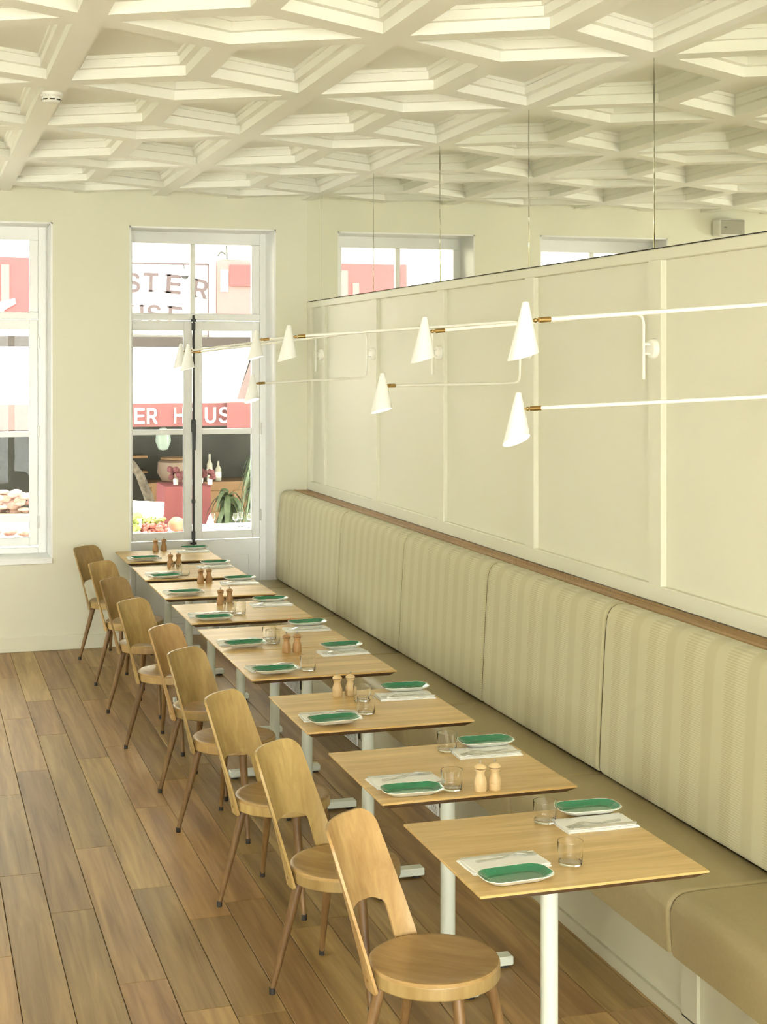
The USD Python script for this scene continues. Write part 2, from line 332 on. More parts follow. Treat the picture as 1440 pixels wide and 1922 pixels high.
for a in holes1:
    b = a.buffer(-.032, join_style=2); c = b.buffer(-.012, join_style=2)
    if b.is_empty or c.is_empty or b.geom_type != 'Polygon': 
        obj('coffer_panel', extr(a.buffer(.02, join_style=2), HC+.05, HC+.06), M['ceil'], ce); continue
    ring = extr(a.buffer(.02, join_style=2).difference(b), HC+.045, HC+.085)
    ring2 = extr(b.buffer(.02, join_style=2).difference(c), HC+.082, HC+.10)
    top = extr(b.buffer(.02, join_style=2), HC+.098, HC+.106)
    obj('coffer_panel', cat(ring, ring2, top), M['ceil'], ce)
obj('roof_slab', box(XL-.2, YB-.2, HC+.13, .24, YF+.3, HC+.35), M['ceil'], ce)
obj('upper_storeys', box(XL-.2, YB-.2, HC+.36, 11, YF+.32, 10.5), M['wall'], kind='structure', label='upper floors of the building above the dining room')
obj('neighbour_walls', cat(box(-11, YF-1.2, -.75, XL-.21, YF+.31, HC+.355), box(.25, YF-3, -.75, 9, YF+.31, HC+.355)), M['wall'], kind='structure', label='street walls either side of the dining room')
# smoke detector and loudspeaker
sd = thing('smoke_detector', 'small round white smoke detector on the ceiling beam', 'smoke detector', (-2.33, 7.18, HC))
obj('base', lathe([(0, 0), (.052, 0), (.052, -.012), (.046, -.018), (0, -.018)], 28), M['plastic'], sd, smooth=30)
obj('sensor_cap', lathe([(0, -.017), (.040, -.017), (.044, -.022), (.044, -.034), (.034, -.046), (0, -.048)], 28), M['plastic'], sd, smooth=30)
obj('vent_slots', cat(*[place(box(.042, -.012, -.037, .0425+.002, .012, -.031), rotz(45*k)) for k in range(8)]), M['dark'], sd)
sp = thing('wall_speaker', 'small grey wall loudspeaker high on the end wall', 'loudspeaker', (-3.66, YF, 3.285))
obj('cabinet', box(-.125, -.15, -.07, .125, -.02, .07, .012), M['plastic'], sp); obj('grille', box(-.112, -.156, -.060, .112, -.148, .060, .004), M['speaker'], sp)
obj('bracket', box(-.03, -.03, -.03, .03, 0, .03, .004), M['plastic'], sp); obj('badge', box(.060, -.158, -.004, .085, -.155, .004), M['dark'], sp)

# ---------------------------------------------------------------- banquette
plinth = thing('banquette_plinth', 'cream painted plinth with recessed panels and lattice vents under the bench', 'bench base')
YB0 = 1.6
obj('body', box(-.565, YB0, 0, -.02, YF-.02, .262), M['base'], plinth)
GR = []
for a, b in zip(SEAM, SEAM[1:]+[YF+.9]):
    if b < 2: continue
    b = min(b, YF-.03)
    # raised frame round a recessed field, a lattice vent at its far end
    y0, y1 = a, b
    vent = b-a > 1 
    v0 = y1-.42
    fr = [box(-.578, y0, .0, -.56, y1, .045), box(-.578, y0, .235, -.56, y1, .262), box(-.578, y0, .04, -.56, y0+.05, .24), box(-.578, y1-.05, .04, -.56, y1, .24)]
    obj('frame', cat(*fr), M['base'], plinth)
def vent_grille(yc, w=.34, z0=.05, z1=.215):
    obj('vent_recess', box(-.5805, yc-w/2, z0, -.5645, yc+w/2, z1), M['dark'], plinth)
    P = sg.box(-w/2, z0, w/2, z1); bars = []
    k = -w-.3
    while k < w+.3:
        for s in (-1, 1):
            bars.append(sg.LineString([(k, z0-.05), (k+s*(z1-z0+.1)*.58, z1+.05)]).buffer(.0024, cap_style=2))
        k += .032
    lat_ = unary_union(bars).intersection(P).union(P.difference(P.buffer(-.008)))
    m = extr(lat_, 0, .006); v = m.vertices.copy(); m.vertices = np.c_[-.5865+v[:, 2], yc+v[:, 0], v[:, 1]]; m.fix_normals()
    obj('vent_grille', m, M['white'], plinth)
for yc in (9.53, 8.21, 6.86): vent_grille(yc, .42, .003, .225)
# seat cushions and back cushions, one of each per joint
def seat_mesh(y0, y1):
    g = .0025; y0 += g; y1 -= g
    prof = [(-.645, .262), (-.648, .30), (-.652, .36), (-.652, .40), (-.645, .425), (-.63, .443), (-.605, .455), (-.57, .459), (-.40, .460), (-.20, .458), (-.20, .262)]
    ys = [(y0, .012), (y0+.006, .004), (y0+.018, 0), (y1-.018, 0), (y1-.006, .004), (y1, .012)]
    V, F = [], []
    n = len(prof); c = np.array([-.42, .36])
    for y, ins in ys:
        for p in prof:
            p = np.array(p); d = p-c; V.append((*(p-d/np.linalg.norm(d)*ins)[[0]], y, (p-d/np.linalg.norm(d)*ins)[1]))
    for i in range(len(ys)-1):
        for j in range(n):
            a, b, c_, d = i*n+j, i*n+(j+1) % n, (i+1)*n+(j+1) % n, (i+1)*n+j
            F += [(a, b, c_), (a, c_, d)]
    k = len(V); V += [(-.42, y0, .36), (-.42, y1, .36)]
    for j in range(n): F += [(k, (j+1) % n, j), (k+1, (len(ys)-1)*n+j, (len(ys)-1)*n+(j+1) % n)]
    m = trimesh.Trimesh(V, F, process=False); m.fix_normals(); return m
def back_mesh(y0, y1):
    g = .004; y0 += g; y1 -= g
    prof = [(-.250, .463), (-.261, .48), (-.259, .56), (-.247, .80), (-.234, 1.03), (-.229, 1.085), (-.221, 1.118), (-.205, 1.141), (-.180, 1.153), (-.15, 1.154), (-.112, 1.147), (-.112, .463)]
    ys = [(y0, .022), (y0+.004, .010), (y0+.010, .003), (y0+.020, 0), (y1-.020, 0), (y1-.010, .003), (y1-.004, .010), (y1, .022)]
    V, F = [], []; n = len(prof); c = np.array([-.10, .78])
    for y, ins in ys:
        for p in prof:
            p = np.array(p, float); q = p + np.array([ins if p[0] < -.08 else 0, -ins*.8 if p[1] > 1.1 else 0]); V.append((q[0], y, q[1]))
    for i in range(len(ys)-1):
        for j in range(n):
            a, b, c_, d = i*n+j, i*n+(j+1) % n, (i+1)*n+(j+1) % n, (i+1)*n+j
            F += [(a, b, c_), (a, c_, d)]
    k = len(V); V += [(-.15, y0, .78), (-.15, y1, .78)]
    for j in range(n): F += [(k, (j+1) % n, j), (k+1, (len(ys)-1)*n+j, (len(ys)-1)*n+(j+1) % n)]
    m = trimesh.Trimesh(V, F, process=False); m.fix_normals(); return m
spans = [(a, b) for a, b in zip(SEAM, SEAM[1:]) if a > 1.4] + [(SEAM[-1], YF-.02)]
ordn = ['out of frame beside the camera', 'first beyond the frame edge', 'first from the right edge', 'second from the right edge', 'third from the right edge', 'fourth from the right edge', 'fifth from the right edge', 'narrow end piece against the window wall']
spans2 = spans
for k, (a, b) in enumerate(spans2):
    o = ordn[k-len(spans2)+len(ordn)] if len(spans2) <= len(ordn) else ordn[min(k, 7)]
    s_ = obj('seat_cushion', seat_mesh(a, b), M['leather'], smooth=40)
    setd(s_, 'olive tan leather seat cushion, ' + o, 'seat cushion', 'leather bench seat cushions')
    bc = thing('back_cushion', None, None)
    obj('cover', back_mesh(a, b), M['fabric'], bc, smooth=40)
    obj('seam_piping', tube([(x_, b-.0045, z_) for x_, z_ in ((-.250, .475), (-.250, .56), (-.238, .80), (-.225, 1.03), (-.219, 1.085), (-.211, 1.115), (-.197, 1.134), (-.175, 1.145), (-.15, 1.147), (-.118, 1.142))], .0042, 6), M['piping'], bc, smooth=40)
    setd(bc, 'striped sage back cushion, ' + o, 'back cushion', 'striped bench back cushions')
# timber ledge with slot grille behind the back cushions
lg = thing('ledge_grille', 'slim timber ledge with ventilation slots behind the bench back', 'wooden ledge')
obj('bed', box(-.090, YB0, 1.118, -.001, YF-.001, 1.126), M['dark'], lg)
obj('edge_strip', box(-.1105, YB0, 1.118, -.088, YF-.001, 1.152, .002), M['ledge'], lg); obj('edge_strip', box(-.010, YB0, 1.118, -.001, YF-.001, 1.150, .001), M['ledge'], lg)
for x in (-.0785, -.0640, -.0495, -.0350, -.0205):
    obj('slat', box(x-.0042, YB0, 1.126, x+.0042, YF-.002, 1.150, .001), M['ledge'], lg)
obj('cross_bars', cat(*[box(-.088, y, 1.124, -.010, y+.012, 1.143) for y in np.arange(YB0+.05, YF, .11)]), M['ledge'], lg, kind='stuff')

# ---------------------------------------------------------------- chairs
def chair_back():
    b2, t2 = .200, .158
    out = sg.Polygon([(-b2, .36), (-t2, .792), (t2, .792), (b2, .36)])
    tp = out.buffer(-.055).buffer(.055, quad_segs=8); out = tp.union(sg.Polygon([(-b2, .36), (-b2-(t2-b2)*.6, .61), (b2+(t2-b2)*.6, .61), (b2, .36)]).intersection(out)).buffer(-.010).buffer(.010)
    cut = sg.Polygon([(-.128, .26), (-.118, .525), (-.07, .545), (0, .551), (.07, .545), (.118, .525), (.128, .26)]).buffer(-.03).buffer(.03, quad_segs=6)
    cut = cut.union(sg.box(-.125, .26, .125, .42))
    p = out.difference(cut)
    th = .009
    cs = m3.CrossSection([np.array(sg.polygon.orient(p).exterior.coords)[:-1]])
    mm = m3.Manifold.extrude(cs, th).refine_to_length(.018)
    me = mm.to_mesh(); v = np.array(me.vert_properties[:, :3], float); f = np.array(me.tri_verts)
    u, z, w = v[:, 0], v[:, 1], v[:, 2]
    t = np.clip((z-.36)/(.792-.36), 0, 1)
    R = .195+(.25-.195)*t + w                   # w = 0 inner face
    xb = -.195-.118*t**1.15                    # centre line of the back, leaning away
    cx = xb+(.195+(.25-.195)*t)
    th_ = u/(.195+(.25-.195)*t)
    X = cx-R*np.cos(th_); Y = R*np.sin(th_)
    m = trimesh.Trimesh(np.c_[X, Y, z], f, process=False); m.fix_normals(); return m
def make_chair(label, loc, rz, group):
    c = thing('bistro_chair', label, 'chair', loc, rz, group)
    obj('seat', lathe([(0, .415), (.08, .4155), (.14, .418), (.168, .4225), (.180, .424), (.188, .4225), (.1915, .418), (.1915, .413), (0, .413)], 48), M['plyseat'], c, smooth=35)
    obj('seat_rim', lathe([(.150, .4135), (.191, .4135), (.1925, .410), (.1925, .380), (.1895, .376), (.150, .376)], 48), M['ply'], c, smooth=35)
    obj('under_seat', lathe([(0, .406), (.16, .406), (.16, .390), (0, .390)], 24), M['leg'], c, smooth=35)
    obj('backrest', chair_back(), M['ply'], c, smooth=40)
    for a in (45, 135, 225, 315):
        d = np.array([math.cos(math.radians(a)), math.sin(math.radians(a)), 0])
        p0, p1 = d*.160+np.array([0, 0, .395]), d*.262+np.array([0, 0, .014])
        leg = obj('leg', tube([p0+(p1-p0)*s for s in (0, .06, .3, 1)], [.014, .0175, .0165, .0095], 14), M['leg'], c, smooth=40)
        obj('foot_glide', tube([p1+np.array([0, 0, .008]), p1-np.array([0, 0, .014])], .0105, 12), M['rubber'], leg, smooth=40)
    for s in (-1, 1):
        for dth in (47, 38):
            a = math.radians(180+s*dth); z = .392 if dth == 47 else .396
            d = np.array([math.cos(a), math.sin(a), 0]); p = d*.204+np.array([0, 0, z])
            obj('bolt', tube([p, p+d*.006], [.007, .005], 10), M['brass'], c, smooth=40)
    return c
CH = [(-1.508, 4.083), (-1.522, 4.972), (-1.535, 5.84), (-1.532, 6.804), (-1.515, 7.47), (-1.562, 8.36), (-1.552, 9.254), (-1.534, 10.06), (-1.544, 10.955)]
nth = ['nearest', 'second nearest', 'third nearest', 'fourth nearest', 'fifth from the front', 'fourth from the window wall', 'third from the window wall', 'second from the window wall', 'last, beside the window wall']
CR = [-41, -42, -40, -43, -39, -42, -40, -41, -43]
ch = None
for k, ((x, y), a) in enumerate(zip(CH, CR)):
    lab = f'round-seated honey plywood bistro chair, {nth[k]} of the row'
    if ch is None: ch = make_chair(lab, (x, y, 0), a, 'row of plywood bistro chairs')
    else: dup(ch, lab, (x, y, 0), a)

# ---------------------------------------------------------------- tables
TZ = .72
TY = [4.06, 4.94, 5.91, 6.915, 7.585, 8.43, 9.33, 10.13, 11.02]; TX = -1.155
tn = ['nearest table', 'second table from the camera', 'third table from the camera', 'near half of the joined tables', 'far half of the joined tables', 'fourth table from the window', 'third table from the window', 'second table from the window', 'table against the window']
def make_table(label, loc):
    t = thing('bistro_table', label, 'table', loc, 0, 'oak bistro tables along the bench')
    w, d = .345, .329
    C4 = [(sx, sy) for sx in (-1, 1) for sy in (-1, 1)]
    obj('tabletop', hull([(sx*w, sy*d, TZ-.0015) for sx, sy in C4]+[(sx*(w-.0015), sy*(d-.0015), TZ) for sx, sy in C4]+[(sx*w, sy*d, TZ-.007) for sx, sy in C4]), M['oak'], t)
    obj('bevelled_underside', hull([(sx*(w-.001), sy*(d-.001), TZ-.0072) for sx, sy in C4]+[(sx*(w-.028), sy*(d-.028), TZ-.026) for sx, sy in C4]), M['core'], t, label='dark brown bevelled underside')
    obj('mounting_plate', box(-.16, -.16, TZ-.036, .16, .16, TZ-.026, .003), M['mint'], t)
    obj('column', lathe([(0, .02), (.0262, .02), (.0262, TZ-.03), (0, TZ-.03)], 28), M['mint'], t, smooth=35)
    a = obj('foot_bar', box(-.24, -.028, .010, .24, .028, .042, .004), M['mint'], t); obj('foot_bar', box(-.028, -.24, .010, .028, .24, .0405, .004), M['mint'], t)
    for x, y in ((-.21, 0), (.21, 0), (0, -.21), (0, .21)):
        obj('foot_pad', lathe([(0, 0), (.02, 0), (.02, .011), (0, .011)], 14, (x, y, 0)), M['rubber'], t)
    return t
tb = None
for k, y in enumerate(TY):
    lab = f'square oak bistro table on mint pedestal, {tn[k]}'
    if tb is None: tb = make_table(lab, (TX, y, 0))
    else: dup(tb, lab, (TX, y, 0))
# crockery prototypes
def plate_parts(p):
    def ring(w, h, r, z): 
        q = np.array(rrect(w, h, r, 10).exterior.coords)[:-1]; return np.c_[q, np.full(len(q), z)]
    outs = [ring(.155, .075, .030, 0), ring(.165, .083, .034, .003), ring(.203, .118, .042, .0145), ring(.210, .126, .045, .0180), ring(.2085, .1245, .0445, .0195), ring(.2045, .1205, .043, .0188)]
    ins = [ring(.2045, .1205, .043, .0188), ring(.195, .111, .040, .0142), ring(.166, .086, .034, .0062), ring(.155, .078, .030, .0048)]
    def loft(rs, flip):
        n = len(rs[0]); V = np.vstack(rs); F = []
        for i in range(len(rs)-1):
            for j in range(n):
                a, b, c, d = i*n+j, i*n+(j+1) % n, (i+1)*n+(j+1) % n, (i+1)*n+j
                F += [(a, b, c), (a, c, d)]
        k = len(V); e = (len(rs)-1)*n
        V = np.vstack([V, rs[0].mean(0), rs[-1].mean(0)])
        if flip == 'out': F += [(k, (j+1) % n, j) for j in range(n)]
        else: F += [(k+1, e+j, e+(j+1) % n) for j in range(n)]
        return trimesh.Trimesh(V, F, process=False)
    obj('dish', loft(outs, 'out'), M['china'], p, smooth=50); obj('glazed_well', loft(ins, 'in'), M['glaze'], p, smooth=50, label='green glazed inside')
def napkin_mesh():
    ms = []
    for k, (w, h, z0, z1, dx, dy) in enumerate([(.242, .128, 0, .003, 0, 0), (.238, .122, .003, .0062, -.002, .002), (.232, .118, .0062, .0092, .003, -.002)]):
        b = box(-w/2, -h/2, z0, w/2, h/2, z1, .0012).subdivide().subdivide().subdivide()
        v = b.vertices; n = meshkit.noise(np.c_[v[:, 0]*30, v[:, 1]*30, np.full(len(v), k*3.)], 3+k)-.5
        v[:, 2] += n*.0022*(v[:, 2] > z0+.0005); v[:, 0] += (meshkit.noise(np.c_[v[:, 1]*40, v[:, 0]*4, v[:, 2]*0], 9+k)-.5)*.006; v[:, 1] += (meshkit.noise(np.c_[v[:, 0]*25, v[:, 1]*3, v[:, 2]*0], 19+k)-.5)*.004
        b.vertices = v + np.array([dx, dy, 0]); ms.append(b)
    return cat(*ms)
def bent(poly, th, f):
    m = m3.Manifold.extrude(m3.CrossSection([np.array(sg.polygon.orient(poly).exterior.coords)[:-1]]), th).refine_to_length(.008).to_mesh()
    v = np.array(m.vert_properties[:, :3], float); v[:, 2] += f(v[:, 0]); t = trimesh.Trimesh(v, np.array(m.tri_verts), process=False); t.fix_normals(); return t
def fork_mesh():
    h = sg.Polygon([(-.095, -.0075), (-.03, -.0035), (.03, -.0028), (.045, -.0105), (.062, -.0125), (.095, -.0115), (.095, -.0075), (.066, -.0070), (.066, -.0045), (.095, -.0045), (.095, -.0012), (.066, -.0012), (.066, .0012), (.095, .0012), (.095, .0045), (.066, .0045), (.066, .0070), (.095, .0075), (.095, .0115), (.062, .0125), (.045, .0105), (.03, .0028), (-.03, .0035), (-.095, .0075), (-.099, 0)])
    return bent(h, .0022, lambda x: .009*np.exp(-((x-.035)/.03)**2))
def knife_mesh():
    h = sg.Polygon([(-.105, -.007), (-.02, -.0055), (-.012, -.0085), (.07, -.0105), (.098, -.006), (.106, .004), (.09, .0065), (-.01, .0062), (-.02, .0055), (-.105, .007), (-.109, 0)])
    return bent(h, .0028, lambda x: 0*x)
def tumbler(p):
    obj('glass_wall', lathe([(0, 0), (.030, 0), (.0335, .002), (.0345, .006), (.0372, .066), (.0369, .067), (.0359, .0665), (.0330, .011), (.030, .008), (0, .008)], 40), M['drink'], p, smooth=40)
def mill(p, m):
    obj('body', lathe([(0, 0), (.0215, 0), (.0225, .002), (.0225, .020), (.0215, .022), (.0222, .024), (.0218, .034), (.0150, .052), (.0138, .060), (.0165, .066), (.0185, .069), (.0185, .0722), (.010, .0724), (0, .0724)], 28), m, p, smooth=40)
    obj('head', lathe([(0, .0752), (.0200, .0752), (.0210, .0775), (.0195, .081), (.0130, .087), (.006, .0895), (0, .09)], 28), m, p, smooth=40)
    obj('collar', lathe([(0, .0725), (.0125, .0725), (.0125, .0750), (0, .0750)], 20), M['dark'], p)
    obj('knob', lathe([(0, .0895), (.0025, .0895), (.0025, .094), (.0045, .0965), (.0045, .099), (.002, .1015), (0, .1015)], 16), M['steel'], p, smooth=40)
protos = {}
def put(kind, name, label, catg, loc, rz, group, build):
    if kind in protos: return dup(protos[kind], label, loc, rz, group)
    t = thing(name, label, catg, loc, rz, group); build(t); protos[kind] = t; return t
side = {-1: 'chair side', 1: 'bench side'}
GL = {0: [(-.008, -.165, -1), (.080, .215, 1)], 1: [(-.075, -.245, -1), (.080, .228, 1)], 2: [(-.036, -.095, -1), (.012, .125, 1)], 3: [(-.047, -.200, -1)], 4: [(-.049, -.165, -1), (-.045, -.075, 1)], 5: [(-.032, -.113, -1), (-.076, -.045, 1)], 7: [(-.062, -.165, -1), (-.098, -.07, 1)]}
ML = {1: ((.012, -.285), (.063, -.288)), 2: ((-.063, .245), (-.004, .248)), 3: ((-.042, .24), (.012, .24)), 5: ((-.067, .262), (-.011, .275)), 6: ((-.022, .245), (.033, .252)), 7: ((-.085, .262), (-.024, .285)), 8: ((-.052, .262), (.015, .285))}
jr = random.Random(5)
for k, y in enumerate(TY):
    for s in (-1, 1):
        px, py = (-.207, -.240) if s < 0 else (.235, .246)
        nx, ny = (-.192, -.113) if s < 0 else (.212, .150)
        px += jr.uniform(-.008, .008); py += jr.uniform(-.008, .008); nx += jr.uniform(-.008, .008); ny += jr.uniform(-.006, .006)
        a = 0 if s < 0 else 180
        tail = f'{side[s]} of the {tn[k]}'
        ra = a+jr.uniform(-5, 5)
        put('nap', 'folded_napkin', f'folded white napkin on the {tail}', 'napkin', (TX+nx, y+ny, TZ), ra, 'folded napkins on the tables', lambda t: obj('cloth', napkin_mesh(), M['linen'], t, smooth=60))
        # the plate leans on the napkin's edge
        put('plate', 'tray_plate', f'oblong green glazed plate, {tail}', 'plate', (TX+px, y+py, TZ+(.0095 if abs(py-ny) < .122 else .0003)), a+jr.uniform(-4, 4), 'green oblong plates on the tables', plate_parts)
        off = 1 if s < 0 else -1
        put('fork', 'table_fork', f'steel fork, {tail}', 'fork', (TX+nx+.015*off, y+ny+off*.022, TZ+.0102), ra+jr.uniform(4, 12), 'steel forks on the napkins', lambda t: obj('blank', fork_mesh(), M['steel'], t, smooth=40))
        put('knife', 'table_knife', f'steel knife, {tail}', 'knife', (TX+nx-.01*off, y+ny+off*.048, TZ+.0102), ra+jr.uniform(-4, 4), 'steel knives on the napkins', lambda t: obj('blank', knife_mesh(), M['steel'], t, smooth=40))
    for gx, gy, s in GL.get(k, ()):
        put('glass', 'water_tumbler', f'clear tumbler towards the {side[s]} of the {tn[k]}', 'glass', (TX+gx, y+gy, TZ+.0003), 0, 'clear tumblers on the tables', tumbler)
    if k in ML:
        for q, (mx, my) in enumerate(ML[k]):
            kind = 'mill' if k < 3 else 'milld'
            put(kind, 'pepper_mill' if q == 0 or True else '', f'{"left" if q == 0 else "right"} {"pale" if k < 3 else "brown"} wooden mill on the {tn[k]}', 'mill', (TX+mx, y+my, TZ+.0003), 0, 'wooden mills on the tables', (lambda t, m_=M['mill' if k < 3 else 'milld']: mill(t, m_)))

# ---------------------------------------------------------------- wall lamps
def lamp(label, y, ups, lows):
    x0 = -.05
    l = thing('wall_lamp', label, 'wall lamp', (0, 0, 0), 0, 'long armed cone lamps on the panelling')
    obj('wall_plate', place(lathe([(0, 0), (.043, 0), (.043, .012), (.036, .022), (0, .024)], 28), tr(0, y, 2.206) @ roty(-90)), M['rod'], l, smooth=35)
    for z in (2.226, 2.186): obj('stand_off', tube([(-.02, y, z), (x0, y, z)], .006, 10), M['rod'], l, smooth=40)
    zt, zb = 2.357, (2.047 if lows else 2.079)
    def arm(tip, z0):
        tip = np.array(tip, float); s = np.array([x0, y, z0]); d = tip-s; d /= np.linalg.norm(d)
        q = fillet([np.array([x0, y, 2.21]), s, tip-d*.06], .05, 7)
        obj('arm', tube(q, [.0062 if i < 5 else .0075 for i in range(len(q))], 12), M['rod'], l, smooth=45)
        j = obj('brass_joint', cat(tube([tip-d*.062, tip-d*.022], .0088, 14), tube([tip-d*.024, tip+d*.010], .0042, 10), trimesh.creation.icosphere(2, .0075).apply_translation(tip-d*.012)), M['brass'], l, smooth=40)
        # oblique cone shade, cut rising towards the wall
        hd = d.copy(); hd[2] = 0; hd /= np.linalg.norm(hd)
        up = -hd if z0 > 2.2 else -hd*.55+np.array([0, -.84, 0]); sl = .30 if z0 > 2.2 else .42
        n = 40; ang = np.arange(n)*2*PI/n
        ax = np.array([0, 0, 1.0])
        top, bot = tip+ax*.055+hd*.021, tip-ax*.112+hd*.029
        def ringp(c, r, slope):
            e = np.cross(ax, hd)
            off = r*(np.cos(ang)[:, None]*hd+np.sin(ang)[:, None]*e); P = c+off; P[:, 2] += slope*(off @ up); return P
        rs = [ringp(top+ax*.003, .008, 0), ringp(top, .0105, 0), ringp(bot, .049, sl), ringp(bot, .0475, sl), ringp(top-ax*.004, .009, 0)]
        V = np.vstack(rs); F = []
        for i in range(len(rs)-1):
            for jn in range(n):
                a, b, c, e = i*n+jn, i*n+(jn+1) % n, (i+1)*n+(jn+1) % n, (i+1)*n+jn
                F += [(a, b, c), (a, c, e)]
        k = len(V); V = np.vstack([V, rs[0].mean(0), rs[-1].mean(0)])
        F += [(k, (jn+1) % n, jn) for jn in range(n)] + [(k+1, 4*n+jn, 4*n+(jn+1) % n) for jn in range(n)]
        sh = trimesh.Trimesh(V, F, process=False); sh.fix_normals()
        s_ = obj('cone_shade', sh, M['lamp'], l, smooth=40)
        dk = ringp(bot+ax*.006, .0455, sl); V = np.vstack([dk, dk+ax*.004, dk.mean(0), dk.mean(0)+ax*.004])
        F = [(2*n, jn, (jn+1) % n) for jn in range(n)] + [(2*n+1, n+(jn+1) % n, n+jn) for jn in range(n)] + [q for jn in range(n) for q in ((jn, n+jn, n+(jn+1) % n), (jn, n+(jn+1) % n, (jn+1) % n))]
        dm = trimesh.Trimesh(V, F, process=False); dm.fix_normals()
        obj('lit_diffuser', dm, M['bulb'], s_)
    for t in ups: arm(t, zt)
    for t in lows: arm(t, zb)
    if not lows: obj('drop_tube', tube([(x0, y, 2.21), (x0, y, zb)], .0062, 12), M['rod'], l, smooth=45)
    if not ups: pass
lamp('two armed white cone lamp reaching in from the right edge of the picture', SEAM[4], [(-1.108, 4.30, 2.280)], [(-.885, 4.89, 1.985)])
lamp('single armed white cone lamp on the stile right of centre', SEAM[5], [(-.992, 5.60, 2.272)], [])
lamp('two armed white cone lamp on the middle stile of the panelling', SEAM[6], [(-1.142, 7.24, 2.277)], [(-.92, 6.41, 2.044)])
lamp('single armed white cone lamp hanging before the window reveal', SEAM[7], [(-.960, 8.80, 2.286)], [])
lamp('two armed white cone lamp on the second stile from the corner', SEAM[8], [(-1.175, 9.92, 2.214)], [(-.845, 9.43, 2.013)])
lamp('single armed white cone lamp on the stile nearest the corner', SEAM[9], [(-1.055, 10.92, 2.23)], [])

# ---------------------------------------------------------------- the street and the seafood restaurant opposite
M['street'] = mat('pale_paving', (.74, .72, .66), .8)
M['render'] = mat('white_render', (.86, .84, .82), .8)
M['render2'] = mat('pink_render', (.72, .60, .57), .8)
M['sign'] = mat('sign_white', (.86, .84, .82), .6)
M['ink'] = mat('sign_letters', (.085, .058, .066), .6)
M['redsign'] = mat('red_sign', (.20, .058, .066), .6)
M['pinksign'] = mat('pink_sign', (.25, .135, .14), .6)
M['cloth'] = mat('awning_cloth', (.88, .80, .78), .8)
M['redcloth'] = mat('red_awning', (.20, .07, .078), .8, vary=.06, bscale=4)
M['letterwhite'] = mat('white_letters', (.9, .87, .85), .6)
M['roller'] = mat('brown_roller_box', (.035, .026, .023), .6)
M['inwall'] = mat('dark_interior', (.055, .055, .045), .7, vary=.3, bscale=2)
M['inwood'] = mat('cabinet_wood', (.30, .17, .08), .5)
M['winecloth'] = mat('wine_tablecloth', (.30, .09, .10), .8)
M['leaf'] = mat('dull_leaf', (.09, .125, .06), .5, vary=.3, bscale=12)
M['stalk'] = mat('pale_stalk', (.42, .36, .24), .7)
M['salad'] = mat('salad_green', (.30, .36, .10), .6, vary=.4, bscale=40)
M['radish'] = mat('radish_red', (.40, .12, .10), .5, vary=.5, bscale=50)
M['crab'] = mat('orange_red', (.70, .20, .12), .4)
M['shell'] = mat('pinkish_shell', (.42, .26, .22), .6, vary=.25, bscale=25)
M['crate'] = mat('pale_crate', (.50, .42, .30), .7)
obj('street', box(-16, -14, -.8, 16, 30, -.75), M['street'], kind='structure', label='pale paved street outside')
fac = thing('building_facade', 'pale building front across the street, seen through the windows', 'building')
obj('upper_wall', box(-14, 17.4, 2.3, 14, 17.8, 9.0), M['render'], fac)
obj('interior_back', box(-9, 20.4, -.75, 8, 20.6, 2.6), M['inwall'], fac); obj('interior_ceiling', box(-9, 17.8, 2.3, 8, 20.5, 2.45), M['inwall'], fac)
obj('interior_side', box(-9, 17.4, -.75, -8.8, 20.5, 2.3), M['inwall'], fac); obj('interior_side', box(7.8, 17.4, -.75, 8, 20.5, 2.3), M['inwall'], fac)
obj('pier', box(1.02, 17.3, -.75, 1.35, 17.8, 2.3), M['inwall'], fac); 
obj('ochre_band', box(.44, 17.36, 3.36, .78, 17.41, 4.2), mat('ochre_render', (.62, .54, .40), .8), fac); obj('pale_band', box(.78, 17.36, 3.36, 2.4, 17.41, 4.4), mat('straw_render', (.80, .76, .58), .8), fac)
orn = obj('iron_ornament', cat(tube([(.56, 17.34, 3.62), (.57, 17.34, 3.36)], .008, 6), tube(fillet([(.46, 17.34, 3.60), (.52, 17.34, 3.62), (.55, 17.34, 3.55)], .03), .007, 6), tube(fillet([(.46, 17.34, 3.40), (.50, 17.34, 3.46), (.55, 17.34, 3.42)], .03), .007, 6)), M['iron'], fac)
obj('pink_panel', box(.45, 17.33, 2.70, .90, 17.40, 3.34), M['pinksign'], fac); obj('pale_patch', box(.49, 17.32, 2.98, .58, 17.34, 3.24), M['sign'], fac)
obj('pink_panel', box(.60, 17.31, 3.05, 1.0, 17.35, 3.30), M['redsign'], fac)
obj('grey_band', box(-2.8, 17.36, 3.335, -1.80, 17.41, 4.0), mat('grey_stone', (.48, .44, .44), .8), fac)
# letters: rows of single characters
def letter(ch, h, w=None, serif=False, bold=True):
    m = meshkit.text_mesh(ch, h, .012, bold)
    b = m.bounds; m.apply_translation((-(b[0][0]+b[1][0])/2, 0, 0))
    if w: m.apply_scale((w/(b[1][0]-b[0][0]), 1, 1))
    if serif:
        b = m.bounds; t = h*.07; ms = [m]
        def bar(x0, x1, z): return trimesh.creation.box(bounds=[[x0, z-t/2, 0], [x1, z+t/2, .012]])
        x0, x1 = b[0][0], b[1][0]; e = h*.10
        if ch == 'T': ms += [bar(-h*.2, h*.2, t/2)]
        elif ch in 'ER': ms += [bar(x0-e, x0+h*.28, t/2), bar(x0-e, x0+h*.2, h-t/2)]
        elif ch in 'HUY': ms += [bar(x0-e, x0+h*.26, h-t/2), bar(x1-h*.26, x1+e, h-t/2)]
        m = cat(*ms)
    return m
def stand(m, x, y, z, tilt=0):          # letters face the room (-y)
    return place(m, tr(x, y, z) @ rotx(90) @ rotz(tilt))
